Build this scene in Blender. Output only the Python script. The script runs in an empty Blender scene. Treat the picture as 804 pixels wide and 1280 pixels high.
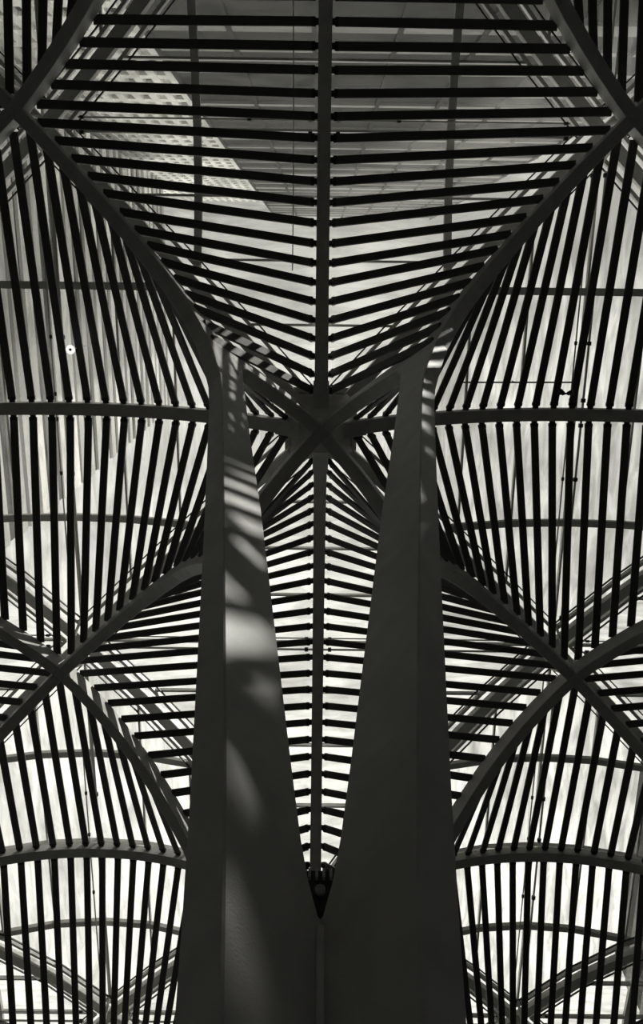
import bpy, bmesh, math, random
from mathutils import Vector, Matrix
random.seed(7)
S = bpy.context.scene
COL = S.collection

# ------------------------------------------------------------------ camera
EYE = 1.6
F_PX, PITCH, YAW, ROLL = 1010.85, math.radians(74.203), -0.014, 0.002
CAM = Vector((-0.034, -3.39, EYE))
right0 = Vector((math.cos(YAW), math.sin(YAW), 0))
ahead = Vector((-math.sin(YAW), math.cos(YAW), 0))
Z = Vector((0, 0, 1))
fwd = ahead * math.cos(PITCH) + Z * math.sin(PITCH)
up0 = Z * math.cos(PITCH) - ahead * math.sin(PITCH)
rgt = right0 * math.cos(ROLL) - up0 * math.sin(ROLL)
upv = right0 * math.sin(ROLL) + up0 * math.cos(ROLL)
cd = bpy.data.cameras.new('camera')
cam = bpy.data.objects.new('camera', cd)
COL.objects.link(cam)
m = Matrix((rgt, upv, -fwd)).transposed().to_4x4()
m.translation = CAM
cam.matrix_world = m
cd.sensor_fit = 'VERTICAL'; cd.sensor_height = 36.0; cd.sensor_width = 36.0
cd.lens = F_PX / 1280 * 36.0
cd.clip_start = 0.05; cd.clip_end = 2000
S.camera = cam

# ------------------------------------------------------------------ sky, sun, exposure
S.view_settings.view_transform = 'Standard'
S.view_settings.look = 'None'
S.view_settings.exposure = 0.0
S.view_settings.gamma = 1.0
S.view_settings.use_curve_mapping = False
W = bpy.data.worlds.new('overcast_sky'); S.world = W; W.use_nodes = True
nt = W.node_tree; nt.nodes.clear()
out = nt.nodes.new('ShaderNodeOutputWorld'); bg = nt.nodes.new('ShaderNodeBackground')
tc = nt.nodes.new('ShaderNodeTexCoord'); nz = nt.nodes.new('ShaderNodeTexNoise')
nz.inputs['Scale'].default_value = 9.0; nz.inputs['Detail'].default_value = 7.0; nz.inputs['Distortion'].default_value = .6
rp = nt.nodes.new('ShaderNodeValToRGB')
rp.color_ramp.elements[0].position = 0.3; rp.color_ramp.elements[0].color = (0.42, 0.417, 0.395, 1)
rp.color_ramp.elements[1].position = 0.7; rp.color_ramp.elements[1].color = (0.95, 0.945, 0.89, 1)
nt.links.new(tc.outputs['Generated'], nz.inputs['Vector']); nt.links.new(nz.outputs['Fac'], rp.inputs['Fac'])
sep = nt.nodes.new('ShaderNodeSeparateXYZ'); nt.links.new(tc.outputs['Generated'], sep.inputs[0])
mr = nt.nodes.new('ShaderNodeMapRange'); mr.inputs['From Min'].default_value = -.35; mr.inputs['From Max'].default_value = .6
mr.inputs['To Min'].default_value = .32; mr.inputs['To Max'].default_value = 1.15
nt.links.new(sep.outputs['Y'], mr.inputs['Value'])
ml = nt.nodes.new('ShaderNodeVectorMath'); ml.operation = 'SCALE'
nt.links.new(rp.outputs['Color'], ml.inputs[0]); nt.links.new(mr.outputs['Result'], ml.inputs['Scale'])
nt.links.new(ml.outputs[0], bg.inputs['Color']); nt.links.new(bg.outputs['Background'], out.inputs['Surface'])
bg.inputs['Strength'].default_value = 2.0

sd = bpy.data.lights.new('sun', 'SUN'); sd.energy = 3.6; sd.angle = math.radians(.7); sd.color = (1, .985, .94)
sun = bpy.data.objects.new('sun', sd); COL.objects.link(sun)
SUN_AZ, SUN_EL = math.radians(-27), math.radians(56)       # azimuth measured from +X
to_sun = Vector((math.cos(SUN_AZ) * math.cos(SUN_EL), math.sin(SUN_AZ) * math.cos(SUN_EL), math.sin(SUN_EL)))
sun.rotation_euler = to_sun.to_track_quat('Z', 'Y').to_euler()
sun.location = (30, -10, 60)
try:
    S.cycles.use_denoising = True
    S.cycles.max_bounces = 8; S.cycles.transparent_max_bounces = 24
    S.cycles.diffuse_bounces = 4
except Exception:
    pass

# ------------------------------------------------------------------ materials
def mat(name, c, rough=.5, metal=0., noise=.12, scale=3., bump=0., spec=.5):
    M = bpy.data.materials.new(name); M.use_nodes = True
    n = M.node_tree; b = n.nodes['Principled BSDF']
    t = n.nodes.new('ShaderNodeTexCoord'); z = n.nodes.new('ShaderNodeTexNoise')
    z.inputs['Scale'].default_value = scale; z.inputs['Detail'].default_value = 6
    n.links.new(t.outputs['Object'], z.inputs['Vector'])
    r = n.nodes.new('ShaderNodeValToRGB')
    r.color_ramp.elements[0].position = .25; r.color_ramp.elements[1].position = .75
    r.color_ramp.elements[0].color = (*[x * (1 - noise) for x in c], 1)
    r.color_ramp.elements[1].color = (*[min(1, x * (1 + noise)) for x in c], 1)
    n.links.new(z.outputs['Fac'], r.inputs['Fac']); n.links.new(r.outputs['Color'], b.inputs['Base Color'])
    b.inputs['Roughness'].default_value = rough; b.inputs['Metallic'].default_value = metal
    b.inputs['Specular IOR Level'].default_value = spec
    if bump:
        z2 = n.nodes.new('ShaderNodeTexNoise'); z2.inputs['Scale'].default_value = 60; z2.inputs['Detail'].default_value = 3
        bp = n.nodes.new('ShaderNodeBump'); bp.inputs['Strength'].default_value = bump; bp.inputs['Distance'].default_value = .01
        n.links.new(t.outputs['Object'], z2.inputs['Vector']); n.links.new(z2.outputs['Fac'], bp.inputs['Height'])
        n.links.new(bp.outputs['Normal'], b.inputs['Normal'])
    return M
def g(v): return (v, v * .995, v * .955)
STEEL = mat('painted_steel', g(.62), .45, bump=.25, spec=.35)
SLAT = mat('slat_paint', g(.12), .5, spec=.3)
FRAME = mat('glazing_frame_metal', g(.7), .4)
GUTTER = mat('gutter_sheet', g(.75), .5)
DARKM = mat('dark_fitting', g(.03), .5)
PALE = mat('pale_enamel', g(.8), .4)
STONE = mat('granite_floor', g(.06), .5, noise=.25, scale=8)
WALLM = mat('granite_wall', g(.10), .6, noise=.25, scale=4)
CONC = mat('pale_facade', g(.95), .7, noise=.06)
DGLASS = mat('facade_window_glass', g(.03), .5, spec=.1)
DTOWER = mat('dark_facade', g(.04), .8, spec=.05)
BAND = mat('band_metal', g(.3), .7, spec=.1)  # on the dark tower this colour imitates reflected streaks
GREYB = mat('grey_facade', g(.6), .6)

LAMP = mat('lit_lamp', g(.8), .4)
LAMP.node_tree.nodes['Principled BSDF'].inputs['Emission Color'].default_value = (1, .99, .95, 1)
LAMP.node_tree.nodes['Principled BSDF'].inputs['Emission Strength'].default_value = 1.0
def glass_mat():
    M = bpy.data.materials.new('dusty_roof_glass'); M.use_nodes = True
    n = M.node_tree; n.nodes.clear()
    o = n.nodes.new('ShaderNodeOutputMaterial')
    tr = n.nodes.new('ShaderNodeBsdfTransparent'); tr.inputs['Color'].default_value = (.93, .93, .91, 1)
    tl = n.nodes.new('ShaderNodeBsdfTranslucent'); tl.inputs['Color'].default_value = (.34, .338, .325, 1)
    gl = n.nodes.new('ShaderNodeBsdfGlossy'); gl.inputs['Roughness'].default_value = .04
    t = n.nodes.new('ShaderNodeTexCoord'); oi = n.nodes.new('ShaderNodeObjectInfo')
    ad = n.nodes.new('ShaderNodeVectorMath'); ad.operation = 'MULTIPLY_ADD'
    ad.inputs[1].default_value = (2.4, .45, .5)
    cmb = n.nodes.new('ShaderNodeCombineXYZ')
    mu = n.nodes.new('ShaderNodeMath'); mu.operation = 'MULTIPLY'; mu.inputs[1].default_value = 60
    n.links.new(oi.outputs['Random'], mu.inputs[0]); n.links.new(mu.outputs[0], cmb.inputs['X']); n.links.new(mu.outputs[0], cmb.inputs['Y'])
    n.links.new(t.outputs['Object'], ad.inputs[0]); n.links.new(cmb.outputs[0], ad.inputs[2])
    z = n.nodes.new('ShaderNodeTexNoise'); z.inputs['Scale'].default_value = 1.5; z.inputs['Detail'].default_value = 6; z.inputs['Distortion'].default_value = .8
    n.links.new(ad.outputs[0], z.inputs['Vector'])
    r = n.nodes.new('ShaderNodeValToRGB')
    r.color_ramp.elements[0].position = .38; r.color_ramp.elements[0].color = (.02, .02, .02, 1)
    r.color_ramp.elements[1].position = .68; r.color_ramp.elements[1].color = (.30, .30, .30, 1)
    n.links.new(z.outputs['Fac'], r.inputs['Fac'])
    m1 = n.nodes.new('ShaderNodeMixShader'); m2 = n.nodes.new('ShaderNodeMixShader')
    ge = n.nodes.new('ShaderNodeNewGeometry'); dp = n.nodes.new('ShaderNodeVectorMath'); dp.operation = 'DOT_PRODUCT'
    n.links.new(ge.outputs['Normal'], dp.inputs[0]); n.links.new(ge.outputs['Incoming'], dp.inputs[1])
    ab = n.nodes.new('ShaderNodeMath'); ab.operation = 'ABSOLUTE'; n.links.new(dp.outputs['Value'], ab.inputs[0])
    om = n.nodes.new('ShaderNodeMath'); om.operation = 'SUBTRACT'; om.inputs[0].default_value = 1; n.links.new(ab.outputs[0], om.inputs[1])
    pw = n.nodes.new('ShaderNodeMath'); pw.operation = 'POWER'; pw.inputs[1].default_value = 5; n.links.new(om.outputs[0], pw.inputs[0])
    fr = n.nodes.new('ShaderNodeMath'); fr.operation = 'MULTIPLY_ADD'; fr.inputs[1].default_value = .9; fr.inputs[2].default_value = .04
    n.links.new(pw.outputs[0], fr.inputs[0])
    pm = n.nodes.new('ShaderNodeMath'); pm.operation = 'MULTIPLY_ADD'; pm.inputs[1].default_value = .12
    n.links.new(oi.outputs['Random'], pm.inputs[0]); n.links.new(r.outputs['Color'], pm.inputs[2])
    n.links.new(pm.outputs[0], m1.inputs['Fac']); n.links.new(tr.outputs[0], m1.inputs[1]); n.links.new(tl.outputs[0], m1.inputs[2])
    n.links.new(fr.outputs[0], m2.inputs['Fac']); n.links.new(m1.outputs[0], m2.inputs[1]); n.links.new(gl.outputs[0], m2.inputs[2])
    n.links.new(m2.outputs[0], o.inputs['Surface'])
    return M
GLASS = glass_mat()

# ------------------------------------------------------------------ helpers
def link(name, me, material, parent=None):
    if material is not None and not me.materials: me.materials.append(material)
    o = bpy.data.objects.new(name, me); COL.objects.link(o)
    if parent is not None: o.parent = parent
    return o
def empty(name, loc=(0, 0, 0)):
    o = bpy.data.objects.new(name, None); COL.objects.link(o); o.location = loc; o.empty_display_size = .3
    return o
def tag(o, label=None, cat=None, group=None, kind=None):
    if label: o['label'] = label
    if cat: o['category'] = cat
    if group: o['group'] = group
    if kind: o['kind'] = kind
    return o
def bm_mesh(bm, name, smooth=False):
    bmesh.ops.recalc_face_normals(bm, faces=bm.faces)
    me = bpy.data.meshes.new(name); bm.to_mesh(me); bm.free()
    if smooth:
        for p in me.polygons: p.use_smooth = True
    return me
def box(bm, x0, x1, y0, y1, z0, z1):
    v = [bm.verts.new((x, y, z)) for x in (x0, x1) for y in (y0, y1) for z in (z0, z1)]
    for f in ((0, 1, 3, 2), (4, 6, 7, 5), (0, 4, 5, 1), (2, 3, 7, 6), (0, 2, 6, 4), (1, 5, 7, 3)):
        bm.faces.new([v[i] for i in f])
def box_mesh(name, *a, bev=0.):
    bm = bmesh.new(); box(bm, *a)
    if bev: bmesh.ops.bevel(bm, geom=bm.edges[:], offset=bev, segments=2, affect='EDGES', clamp_overlap=True)
    return bm_mesh(bm, name)
def plate(name, poly, T, bev=.012):
    """polygon in the XZ plane, given as (x, z), extruded to thickness T about y = 0"""
    bm = bmesh.new()
    vs = [bm.verts.new((x, -T / 2, z)) for x, z in poly]
    f = bm.faces.new(vs)
    r = bmesh.ops.extrude_face_region(bm, geom=[f])
    for v in [e for e in r['geom'] if isinstance(e, bmesh.types.BMVert)]: v.co.y = T / 2
    bmesh.ops.recalc_face_normals(bm, faces=bm.faces)
    if bev:
        ed = [e for e in bm.edges if abs(e.verts[0].co.y - e.verts[1].co.y) < 1e-6]
        bmesh.ops.bevel(bm, geom=ed, offset=bev, segments=1, affect='EDGES', clamp_overlap=True)
    return bm_mesh(bm, name)
def sweep(bm, pts, w, d, side=None, zoff=0.):
    """rectangular bar along pts; w is its horizontal width, d its depth (upwards from zoff)"""
    pts = [Vector(p) for p in pts]; rings = []
    for i, p in enumerate(pts):
        t = (pts[min(i + 1, len(pts) - 1)] - pts[max(i - 1, 0)]).normalized()
        s = side or Vector((-t.y, t.x, 0)).normalized()
        n = t.cross(s); n = n if n.z > 0 else -n
        q = p + n * zoff
        rings.append([bm.verts.new(q + s * a * w / 2 + n * b) for a, b in ((-1, 0), (1, 0), (1, d), (-1, d))])
    for a, b in zip(rings, rings[1:]):
        for j in range(4): bm.faces.new((a[j], a[(j + 1) % 4], b[(j + 1) % 4], b[j]))
    bm.faces.new(rings[0][::-1]); bm.faces.new(rings[-1])
def sweep_mesh(name, *a, **k):
    bm = bmesh.new(); sweep(bm, *a, **k); return bm_mesh(bm, name)
def tube(bm, a, b, r, n=8, r2=None):
    a, b = Vector(a), Vector(b); t = (b - a).normalized()
    u = t.orthogonal().normalized(); v = t.cross(u); r2 = r if r2 is None else r2
    R = [[bm.verts.new(p + (u * math.cos(i * math.tau / n) + v * math.sin(i * math.tau / n)) * q) for i in range(n)] for p, q in ((a, r), (b, r2))]
    for i in range(n): bm.faces.new((R[0][i], R[0][(i + 1) % n], R[1][(i + 1) % n], R[1][i]))
    bm.faces.new(R[0][::-1]); bm.faces.new(R[1])
def tube_mesh(name, *a, **k):
    bm = bmesh.new(); tube(bm, *a, **k); return bm_mesh(bm, name)
def copy_tree(o, parent=None):
    c = o.copy(); COL.objects.link(c); c.parent = parent
    for ch in list(o.children): copy_tree(ch, c)
    return c
def interp(tab, x):
    if x <= tab[0][0]: return tab[0][1]
    for (a, b), (c, d) in zip(tab, tab[1:]):
        if x <= c: return b + (d - b) * (x - a) / (c - a)
    return tab[-1][1]

# ------------------------------------------------------------------ vault geometry (metres; heights above the floor)
A = 7.15                       # half a bay
R2 = math.sqrt(2)
def arch_h(mm):                # mm = distance from the arch's crown
    q = (mm / A) ** 2
    return EYE + 22.147 - 2.625 * q - .795 * q * q
# underside of the diagonal rib against distance r from the column axis
RIB = [(r, h + EYE) for r, h in ((2.33, 12.5), (2.55, 13.6), (2.9, 14.75), (3.25, 15.72), (3.65, 16.5), (4.2, 17.35), (4.8, 18.02), (5.4, 18.5), (6.06, 18.95), (6.75, 19.37), (7.45, 19.7), (8.15, 19.97), (8.85, 20.17), (9.5, 20.3), (10.11, 20.35))]
INNER = [(r, h + EYE) for r, h in ((0, 18.72), (.5, 18.5), (1.05, 18.07), (1.5, 17.55), (1.85, 17.05), (2.2, 16.45))]
T = .30                        # thickness of fins and ribs
GL = .55                       # glazing above the arch line
def glass_h(mm): return arch_h(mm) + GL

# slat stations: distance from the crown on the arch (p) and on the rib (s)
SP = [.251, .764, 1.275, 1.783, 2.281, 2.782, 3.264, 3.735, 4.201, 4.651, 5.081, 5.491, 5.889, 6.25]
SS = [.30, .70, 1.10, 1.50, 1.90, 2.33, 2.73, 3.08, 3.45, 3.80, 4.12, 4.40, 4.68, 4.93]

# ------------------------------------------------------------------ setting
me = box_mesh('floor', -26, 26, -24, 40, -.3, 0); fl = tag(link('floor', me, STONE), 'dark polished granite floor of the hall', 'floor', kind='structure')
for nm, a in (('wall_left', (-26.5, -26, -24, 40)), ('wall_right', (26, 26.5, -24, 40)), ('wall_back', (-26.5, 26.5, 40, 40.5)), ('wall_front', (-26.5, 26.5, -24.5, -24))):  # unseen; put in and raised past the roof edge to block low sky light
    tag(link(nm, box_mesh(nm, *a, 0, 24.6), WALLM), 'unseen dark granite side wall of the hall, added to block low sky light', 'wall', kind='structure')

# ------------------------------------------------------------------ forked columns
def rib_top(d, i, tab):
    a = tab[max(i - 1, 0)]; b = tab[min(i + 1, len(tab) - 1)]
    t = Vector((b[0] - a[0], 0, b[1] - a[1])).normalized()
    n = Vector((-t.z, 0, t.x))
    n = n if n.z > 0 else -n
    return (tab[i][0] + n.x * d, tab[i][1] + n.z * d)
E_ = EYE
outer = [(.50, -1.6), (.60, 1.0), (.70, 2.5), (.80, 3.2), (.92, 4.0), (1.14, 5.36), (1.535, 7.78), (1.89, 9.9)]
i_split = 4
leg_poly = [(r, h + E_) for r, h in outer] + RIB[:i_split + 1]
leg_poly += [rib_top(.5, i_split, RIB), (2.86, 16.95 + E_), (2.55, 17.05 + E_), (2.42, 17.2 + E_)]
leg_poly += [(2.13, 16.62 + E_), (2.26, 16.45 + E_), (2.33, 16.2 + E_), (2.33, 15.9 + E_), (2.27, 15.55 + E_), (1.97, 13.7 + E_), (1.63, 11.7 + E_), (1.11, 8.83 + E_), (.66, 6.1 + E_), (.405, 4.55 + E_), (.30, 3.95 + E_), (.23, 3.66 + E_), (.16, 3.48 + E_), (0, 3.42 + E_), (0, 0)]
leg_me = plate('leg', leg_poly, T)
rr = RIB[i_split:]
k0 = i_split
rib_poly = [(r, h) for r, h in rr[:-1]] + [(A * R2 - .155, RIB[-1][1])]
rib_poly += [(A * R2 - .155, RIB[-1][1] + .52)] + [rib_top(.52, i, RIB) for i in range(len(RIB) - 2, k0 - 1, -1)]
rib_me = plate('outer_rib', rib_poly, T)
inner_poly = [(.155, INNER[0][1] - .04)] + INNER[1:-1] + [(2.13, 16.62 + E_), (2.42, 17.2 + E_)] + [(2.05, 17.62 + E_), (1.65, 18.05 + E_), (1.15, 18.55 + E_), (.6, 18.93 + E_), (.155, 19.12 + E_)]
inner_me = plate('inner_rib', inner_poly, T)
node_me = box_mesh('crossing_block', -.15, .15, -.15, .15, INNER[0][1] - .03, INNER[0][1] + .4, bev=.01)
strip_me = box_mesh('corner_strip', -.02, .02, -.25, -.20, 0, 3.40 + E_, bev=.008)
# gutter in the valley of the glazing, along the diagonal
gp = []
for i in range(15):
    r = .9 + (A * R2 - .9) * i / 14
    gp.append((r, 0, glass_h(A - r / R2)))
gut_bm = bmesh.new()
sweep(gut_bm, gp, .26, .05, side=Vector((0, 1, 0)), zoff=-.22)
gut_me = bm_mesh(gut_bm, 'gutter')
lip = []
for s in (-1, 1):
    bm = bmesh.new(); sweep(bm, [(x, s * .14, z) for x, y, z in gp], .03, .24, side=Vector((0, 1, 0)), zoff=-.24); lip.append(bm_mesh(bm, 'gutter_lip'))

PANH = .9
pan_me = box_mesh('valley_pan', -PANH, PANH, -PANH, PANH, glass_h(A - PANH) - .14, glass_h(A - PANH) - .02, bev=.01)
drain_me = plate('drain_box', [(-.15, 5.30), (-.13, 5.12), (-.06, 4.98), (.06, 4.98), (.13, 5.12), (.15, 5.30)], .2)
drib_me = box_mesh('drain_rib', -.008, .008, -.125, -.09, 5.21, 5.28)
spout_me = tube_mesh('drain_spout', (0, -.09, 5.12), (0, -.13, 5.11), .03, n=12)
def make_column(name):
    root = empty(name)
    for q in range(4):
        rot = math.radians(45 + 90 * q)
        for nm, me_ in (('leg', leg_me), ('outer_rib', rib_me), ('inner_rib', inner_me), ('gutter', gut_me)):
            o = link(nm, me_, GUTTER if nm == 'gutter' else STEEL, root); o.rotation_euler = (0, 0, rot)
            if nm == 'gutter':
                for l in lip:
                    link('gutter_lip', l, FRAME, o)
    o = link('crossing_block', node_me, STEEL, root); o.rotation_euler = (0, 0, math.radians(45))
    link('valley_pan', pan_me, GUTTER, root)
    jb = link('drain_box', drain_me, DARKM, root); jb.location = (0, -.06, .2)
    for i in range(4):
        link('drain_rib', drib_me, STEEL, jb).location = (-.06 + i * .04, 0, 0)
    link('drain_spout', spout_me, STEEL, jb)
    for q in range(4):
        o = link('corner_strip', strip_me, FRAME, root); o.rotation_euler = (0, 0, math.radians(90 * q))
    return root
col0 = make_column('forked_column')
P2 = 2 * A
names = {(0, 0): ('dark steel column standing alone with tall wedge-shaped slot between its two front legs'),
         (0, 1): 'steel column hidden directly behind the slotted column, seen only by its upper ribs',
         (0, -1): 'steel column whose ribs come down beside the tower-lit roof glass',
         (-1, 0): 'steel column carrying the vault arch that leaves the sunlit striped leg',
         (1, 0): 'steel column carrying the vault arch that leaves the unstriped leg',
         (-1, 1): 'steel column diagonally behind the sunlit striped leg',
         (1, 1): 'steel column diagonally behind the unstriped leg',
         (-1, -1): 'steel column beside the pale windowed tower, seen by its ribs',
         (-1, 2): 'steel column in the last row on the striped leg side',
         (0, 2): 'steel column in the last row, in line with the slotted column',
         (1, 2): 'steel column in the last row on the unstriped leg side',
         (1, -1): 'steel column beside the dark banded tower, seen by its ribs'}
columns = {}
for (i, j), lab in names.items():
    o = col0 if (i, j) == (0, 0) else copy_tree(col0)
    o.location = (i * P2, j * P2, 0)
    tag(o, lab, 'column', 'forked steel columns')
    columns[(i, j)] = o

# ------------------------------------------------------------------ slatted vaults between neighbouring columns
slat_me = bpy.data.meshes.new('slat')
bm = bmesh.new(); box(bm, 0, 1, -.105, .105, -.032, .032)
lng = [e for e in bm.edges if abs(e.verts[0].co.x - e.verts[1].co.x) > .5]
bmesh.ops.bevel(bm, geom=lng, offset=.015, segments=1, affect='EDGES'); bmesh.ops.recalc_face_normals(bm, faces=bm.faces)
bm.to_mesh(slat_me); bm.free(); slat_me.materials.append(SLAT)
brk_me = bpy.data.meshes.new('bracket')
bm = bmesh.new(); box(bm, -.10, .03, -.075, .075, -.035, .03); box(bm, .0, .09, -.106, .106, -.036, .036)
bmesh.ops.recalc_face_normals(bm, faces=bm.faces); bm.to_mesh(brk_me); bm.free(); brk_me.materials.append(DARKM)

def rib_h(M): return interp(RIB, M * R2)
ARW = .33
def make_vault():
    root = empty('slatted_vault')
    pts = []
    n = 36
    for i in range(n + 1):
        x = .42 + (P2 - .84) * i / n
        pts.append((x, 0, arch_h(abs(x - A))))
    am = sweep_mesh('arch_beam', pts, ARW, .30, side=Vector((0, 1, 0)), zoff=-.15)
    link('arch_beam', am, STEEL, root)
    sh = sweep_mesh('arch_shoe', [(.40, 0, arch_h(A - .40)), (.68, 0, arch_h(A - .68)), (1.0, 0, arch_h(A - 1.0))], ARW + .05, .36, side=Vector((0, 1, 0)), zoff=-.18)
    a = link('arch_shoe', sh, STEEL, root)
    b = link('arch_shoe', sh, STEEL, root); b.location = (P2, 0, 0); b.rotation_euler = (0, 0, math.pi)
    rw = .14 / R2
    for end in (0, 1):
        for sd_ in (-1, 1):
            for k in range(14):
                L = A - SP[k]; M = A - SS[k]
                dz = (arch_h(SP[k] + .05) - arch_h(SP[k] - .05)) / .1      # slope going towards the column
                P = Vector((L, sd_ * (ARW / 2 + .08), arch_h(SP[k])))
                Q = Vector((M + rw, sd_ * (M - rw), rib_h(M) + .52))
                tang = Vector((1, 0, -dz))
                if end:
                    P.x = P2 - P.x; Q.x = P2 - Q.x; tang.x = -1
                X = Q - P; ln = X.length; X.normalize()
                Y = (tang - X * tang.dot(X)).normalized(); Zv = X.cross(Y)
                if Zv.z < 0: Y = -Y; Zv = -Zv
                mt = Matrix((X, Y, Zv)).transposed().to_4x4(); mt.translation = P
                o = link('slat', slat_me, SLAT, root)
                o.matrix_local = mt @ Matrix.Diagonal((ln, 1, 1, 1))
                br = link('bracket', brk_me, DARKM, o)
                br.matrix_local = Matrix.Diagonal((1 / ln, 1, 1, 1))
    return root
vault0 = make_vault()

# ------------------------------------------------------------------ glazing over each vault
def clip(poly, a, b, c):
    out_ = []
    for i in range(len(poly)):
        p, q = poly[i], poly[(i + 1) % len(poly)]
        dp, dq = a * p[0] + b * p[1] - c, a * q[0] + b * q[1] - c
        if dp <= 0: out_.append(p)
        if (dp < 0 < dq) or (dq < 0 < dp):
            t = dp / (dp - dq); out_.append((p[0] + (q[0] - p[0]) * t, p[1] + (q[1] - p[1]) * t))
    return out_
EDGE = .50
MUL = 3.25
TRS = 1.6
def make_glazing():
    root = empty('glazed_roof')
    ms = [-4 * TRS, -3 * TRS, -2 * TRS, -TRS, 0, TRS, 2 * TRS, 3 * TRS, 4 * TRS]
    def zz(mm):
        return interp([(a_, glass_h(a_)) for a_ in [-A] + ms + [A]], mm)
    bands = [-A, -MUL, 0, MUL, A]
    for m0, m1 in zip(ms, ms[1:]):
        for b0, b1 in zip(bands, bands[1:]):
            e = .03
            poly = [(m0 + e, b0 + e), (m1 - e, b0 + e), (m1 - e, b1 - e), (m0 + e, b1 - e)]
            for sa in (-1, 1):
                for sb in (-1, 1):
                    poly = clip(poly, sa, sb, A - EDGE - .04)
            if len(poly) < 3: continue
            ar = abs(sum(p[0] * q[1] - q[0] * p[1] for p, q in zip(poly, poly[1:] + poly[:1]))) / 2
            if ar < .02: continue
            bm = bmesh.new()
            lo = [bm.verts.new((A + x, y, zz(x))) for x, y in poly]; hi = [bm.verts.new((A + x, y, zz(x) + .03)) for x, y in poly]
            bm.faces.new(lo[::-1]); bm.faces.new(hi)
            for i in range(len(lo)): bm.faces.new((lo[i], lo[(i + 1) % len(lo)], hi[(i + 1) % len(lo)], hi[i]))
            link('pane', bm_mesh(bm, 'pane'), GLASS, root)
    for mm in ms:
        w = A - EDGE - abs(mm)
        if w < .2: continue
        bm = bmesh.new(); box(bm, A + mm - .03, A + mm + .03, -w, w, zz(mm) - .11, zz(mm) + .035); link('transom', bm_mesh(bm, 'transom'), FRAME, root)
    for t, w in ((-MUL, .20), (0, .07), (MUL, .20)):
        h = A - EDGE - abs(t); pts = []
        xs = sorted([x for x in ms if abs(x) < h] + [-h, h])
        link('mullion', sweep_mesh('mullion', [(A + x, t, zz(x)) for x in xs], w, .15, side=Vector((0, 1, 0)), zoff=-.13), FRAME, root)
    for sx in (-1, 1):
        for sy in (-1, 1):
            h = A - EDGE; pts = []
            for x in [0, TRS, 2 * TRS, 3 * TRS, 4 * TRS, h - .02]:
                pts.append((A + sx * x, sy * (h - x), zz(sx * x)))
            link('edge_frame', sweep_mesh('edge_frame', pts, .09, .17, zoff=-.13), FRAME, root)
            link('edge_seal', sweep_mesh('edge_seal', [(p[0] - sx * .12, p[1] - sy * .12, p[2] - .02) for p in pts[:-1]], .035, .05, zoff=-.1), DARKM, root)
            a_, b_ = A - EDGE + .08, A - .21
            pp = [0, TRS, 2 * TRS, 3 * TRS, 4 * TRS]
            for x0, x1 in zip(pp, pp[1:]):
                q = [(x0, a_ - x0), (x0, b_ - x0), (x1, b_ - x1), (x1, a_ - x1)]
                bm = bmesh.new()
                lo = [bm.verts.new((A + sx * x, sy * max(y, .02), zz(sx * x) - .03)) for x, y in q]; hi = [bm.verts.new((v.co.x, v.co.y, v.co.z + .02)) for v in lo]
                bm.faces.new(lo); bm.faces.new(hi)
                for i in range(4): bm.faces.new((lo[i], lo[(i + 1) % 4], hi[(i + 1) % 4], hi[i]))
                link('edge_pane', bm_mesh(bm, 'edge_pane'), GLASS, root)
    # rods under the glass at the crown
    w = A - .9
    for off, dz, r in ((.12, -.30, .035), (-.22, -.24, .022)):
        rod = link('tie_rod', tube_mesh('tie_rod', (A + off, -w, glass_h(0) + dz), (A + off, w, glass_h(0) + dz), r), FRAME, root)
        for y in (-w + .1, -1.9, -.35, .35, 1.9, w - .1):
            bm = bmesh.new(); tube(bm, (A + off, y - .05, glass_h(0) + dz), (A + off, y + .05, glass_h(0) + dz), r * 2.0)
            link('clamp', bm_mesh(bm, 'clamp'), DARKM, rod)
    return root
glz0 = make_glazing()

vl = {  # (direction, i, j): where each vault spans, named by what stands at its ends
 ('y', 0, -1): 'from slotted column towards the towers',
 ('y', 0, 0): 'seen through the column slot',
 ('x', -1, 0): 'beside the sunlit striped leg',
 ('x', 0, 0): 'beside the unstriped leg',
 ('x', -1, 1): 'second row, striped leg side',
 ('x', 0, 1): 'second row, unstriped leg side',
 ('x', -1, -1): 'under the pale windowed tower',
 ('x', 0, -1): 'under the dark banded tower',
 ('y', -1, 0): 'outer bay, striped leg side',
 ('y', 1, 0): 'outer bay, unstriped leg side',
 ('y', -1, 1): 'far outer bay, striped leg side',
 ('y', 1, 1): 'far outer bay, unstriped leg side',
 ('y', 0, 1): 'farthest middle bay',
 ('x', -1, 2): 'last row, striped leg side',
 ('x', 0, 2): 'last row, unstriped leg side',
 ('y', -1, -1): 'outer bay nearest the pale tower',
 ('y', 1, -1): 'outer bay nearest the dark tower'}
first = True
for (d, i, j), where in vl.items():
    for src, nm, cat, pre, grp in ((vault0, 'vault', 'vault', 'dark slatted steel vault with central arch rib, ', 'slatted vaults between columns'), (glz0, 'glz', 'glass roof', 'dusty glass roof panes in metal frames, ', 'glazed roof bays above the slats')):
        o = src if first else copy_tree(src)
        o.location = (i * P2, j * P2, 0)
        o.rotation_euler = (0, 0, math.pi / 2 if d == 'y' else 0)
        tag(o, pre + where, cat, grp)
    first = False

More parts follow.
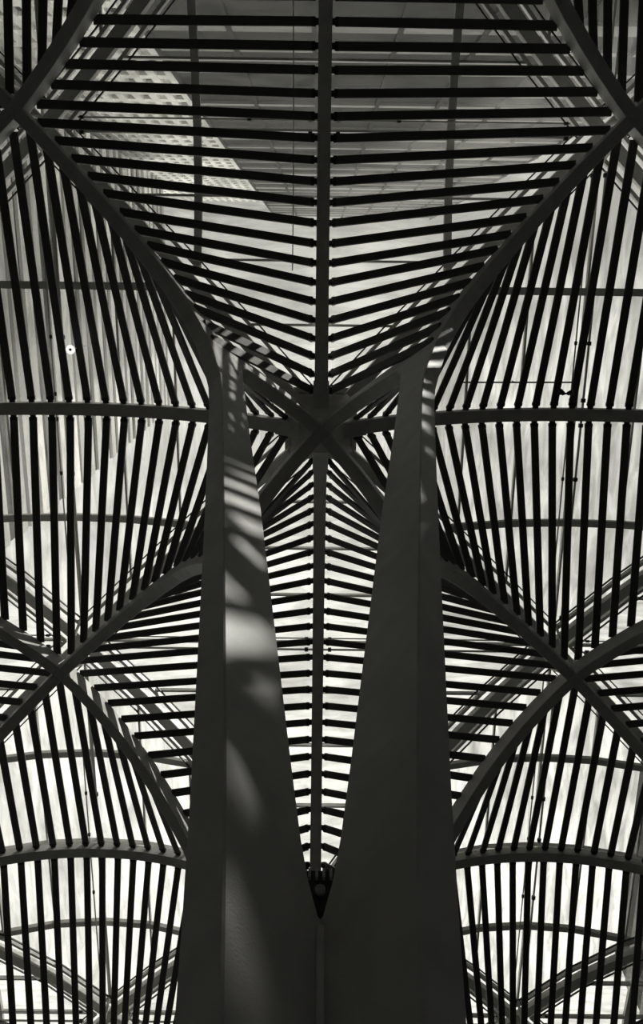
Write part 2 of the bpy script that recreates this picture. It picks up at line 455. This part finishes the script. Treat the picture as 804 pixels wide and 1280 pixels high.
# ------------------------------------------------------------------ junction blocks where the diagonal ribs cross
jn = {(-1, -1): 'beside the pale windowed tower', (0, -1): 'beside the dark banded tower', (-1, 0): 'behind the striped leg', (0, 0): 'behind the unstriped leg', (-1, 1): 'of the far bay on the striped leg side', (0, 1): 'of the far bay on the unstriped leg side'}
for (i, j), w in jn.items():
    root = empty('rib_junction', ((i + .5) * P2, (j + .5) * P2, 0))
    zb = RIB[-1][1]
    b = link('block', box_mesh('block', -.15, .15, -.15, .15, zb + .012, zb + .51, bev=.008), STEEL, root); b.rotation_euler = (0, 0, math.pi / 4)
    for q in range(4):
        a = math.radians(90 * q)
        link('strut', tube_mesh('strut', (math.cos(a) * .1, math.sin(a) * .1, zb + .48), (math.cos(a) * .75, math.sin(a) * .75, glass_h(0) - .12), .045), FRAME, root)
    tag(root, 'square steel block where four ribs cross ' + w, 'rib junction', 'rib junction blocks')

# ------------------------------------------------------------------ buildings outside
# pale tower with windows, standing beyond the hall's front end
pt = empty('pale_tower', (-17.5 - 31, -26, 0))
bm = bmesh.new(); box(bm, -31, 31, -40, -.5, 0, 251); link('core', bm_mesh(bm, 'core'), DGLASS, pt)
floors = [20 + 4.2 * i for i in range(55)]
for z in floors:
    link('floor_band', box_mesh('floor_band', -31, 31, -.6, 0, z, z + 1.7), CONC, pt)
xs = [-31 + 2.07 * i for i in range(31)]
for x in xs:
    link('pier', box_mesh('pier', x - .45, x + .45, -.6, .15, 20, 251), CONC, pt)
win = box_mesh('window', -.5, .5, -.45, -.38, 0, 2.4)
win2 = box_mesh('window', -.5, .5, -.40, -.33, .9, 2.4)
for z in floors[8:24]:
    for x in xs[13:-1]:
        blind = random.random() < .35
        link('window', win2 if blind else win, GREYB if blind else DGLASS, pt).location = (x + 1.035, 0, z + 1.75)
tag(pt, 'pale tower with a dense grid of small dark windows', 'building')
# dark tower; its light bands stand in for streaks reflected in the glass
dt = empty('dark_tower', (-16.5, -25.6, 0))
bm = bmesh.new(); box(bm, 0, 55, -40, 0, 0, 300); link('core', bm_mesh(bm, 'core'), DTOWER, dt)
for i in range(32):
    z = 30 + 8.5 * i
    link('reflection_band', box_mesh('reflection_band', 0, 55, -.2, .35, z, z + (1.2 if i % 3 else 3.0)), BAND, dt)
for i in range(8):
    link('fin', box_mesh('fin', i * 7.7, i * 7.7 + .5, -.2, .5, 30, 300), DTOWER, dt)
tag(dt, 'dark glass tower with light horizontal bands imitating reflected streaks', 'building')
# grey slab on the left
gb = empty('grey_office_block', (-31, -22, 0))
bm = bmesh.new(); box(bm, -40, 0, 0, 44, 0, 170); link('core', bm_mesh(bm, 'core'), DGLASS, gb)
for i in range(38):
    z = 22 + 3.9 * i
    link('floor_band', box_mesh('floor_band', -.3, .35, 0, 44, z, z + random.uniform(1.5, 2.9)), random.choice((GREYB, CONC)), gb)
tag(gb, 'grey office block with continuous pale floor bands', 'building')

# unseen dark block, added to keep the sun off the right leg
rb = empty('sun_blocker_block', (35, -18.79, 0))
bm = bmesh.new(); box(bm, 0, 30, 0, 90, 0, 78); link('core', bm_mesh(bm, 'core'), DTOWER, rb)
for i in range(13):
    z = 22 + 4.2 * i
    link('floor_band', box_mesh('floor_band', -.3, .1, 0, 90, z, z + 1.6), BAND, rb)
tag(rb, 'unseen dark block beyond the hall wall, added to block the sun', 'building')

# ------------------------------------------------------------------ small fittings hung in the vaults
def at(px, py, z):
    """point at height z seen at a pixel of the photograph"""
    d = fwd * F_PX + rgt * (px - 402) + upv * (640 - py)
    return CAM + d * ((z - EYE) / d.z)
def spotlight(px, py, label):
    p = at(px, py, 22.7)
    root = empty('spotlight', p)
    link('reflector', tube_mesh('reflector', (0, 0, 0), (0, 0, .09), .12, n=20, r2=.06), LAMP, root)
    link('lens', tube_mesh('lens', (0, 0, -.012), (0, 0, .004), .035, n=12), DARKM, root)
    link('stem', tube_mesh('stem', (0, 0, .08), (0, 0, 24.1 - 22.7), .015), DARKM, root)
    tag(root, label, 'spotlight')
spotlight(88, 437, 'round white spotlight hanging above the arch beside the striped leg')
def floodlight(px, py, label):
    p = at(px, py, 23.3)
    root = empty('floodlight', p)
    link('stem', tube_mesh('stem', (0, 0, 0), (0, 0, 24.15 - 23.3), .02), DARKM, root)
    for sx in (-1, 1):
        link('lamp_head', tube_mesh('lamp_head', (sx * .05, 0, -.02), (sx * .17, -.06, -.10), .05, n=12, r2=.085), DARKM, root)
    link('crossbar', tube_mesh('crossbar', (-.12, 0, 0), (.12, 0, 0), .025), DARKM, root)
    tag(root, label, 'floodlight')
floodlight(707, 492, 'small black twin floodlight above the arch beside the unstriped leg')

cab = [(-.78, y, glass_h(abs(-y - A)) - .16) for y in (-13, -11.5, -10, -8.5, -7.15, -5.8, -4.6, -3.7)]
tag(link('cable', sweep_mesh('cable', cab, .03, .03), PALE), 'thin pale cable strung beside the arch rib towards the towers', 'cable')
c0, c1 = at(572, 478, 23.65), at(716, 478, 23.65)
root = empty('conduit', c0)
link('pipe', tube_mesh('pipe', (0, 0, 0), c1 - c0, .022), DARKM, root)
for k in (.1, .5, .9):
    p = (c1 - c0) * k
    link('hanger', tube_mesh('hanger', p, p + Vector((0, 0, .4)), .012), DARKM, root)
tag(root, 'thin dark conduit above the slats beside the unstriped leg', 'pipe')
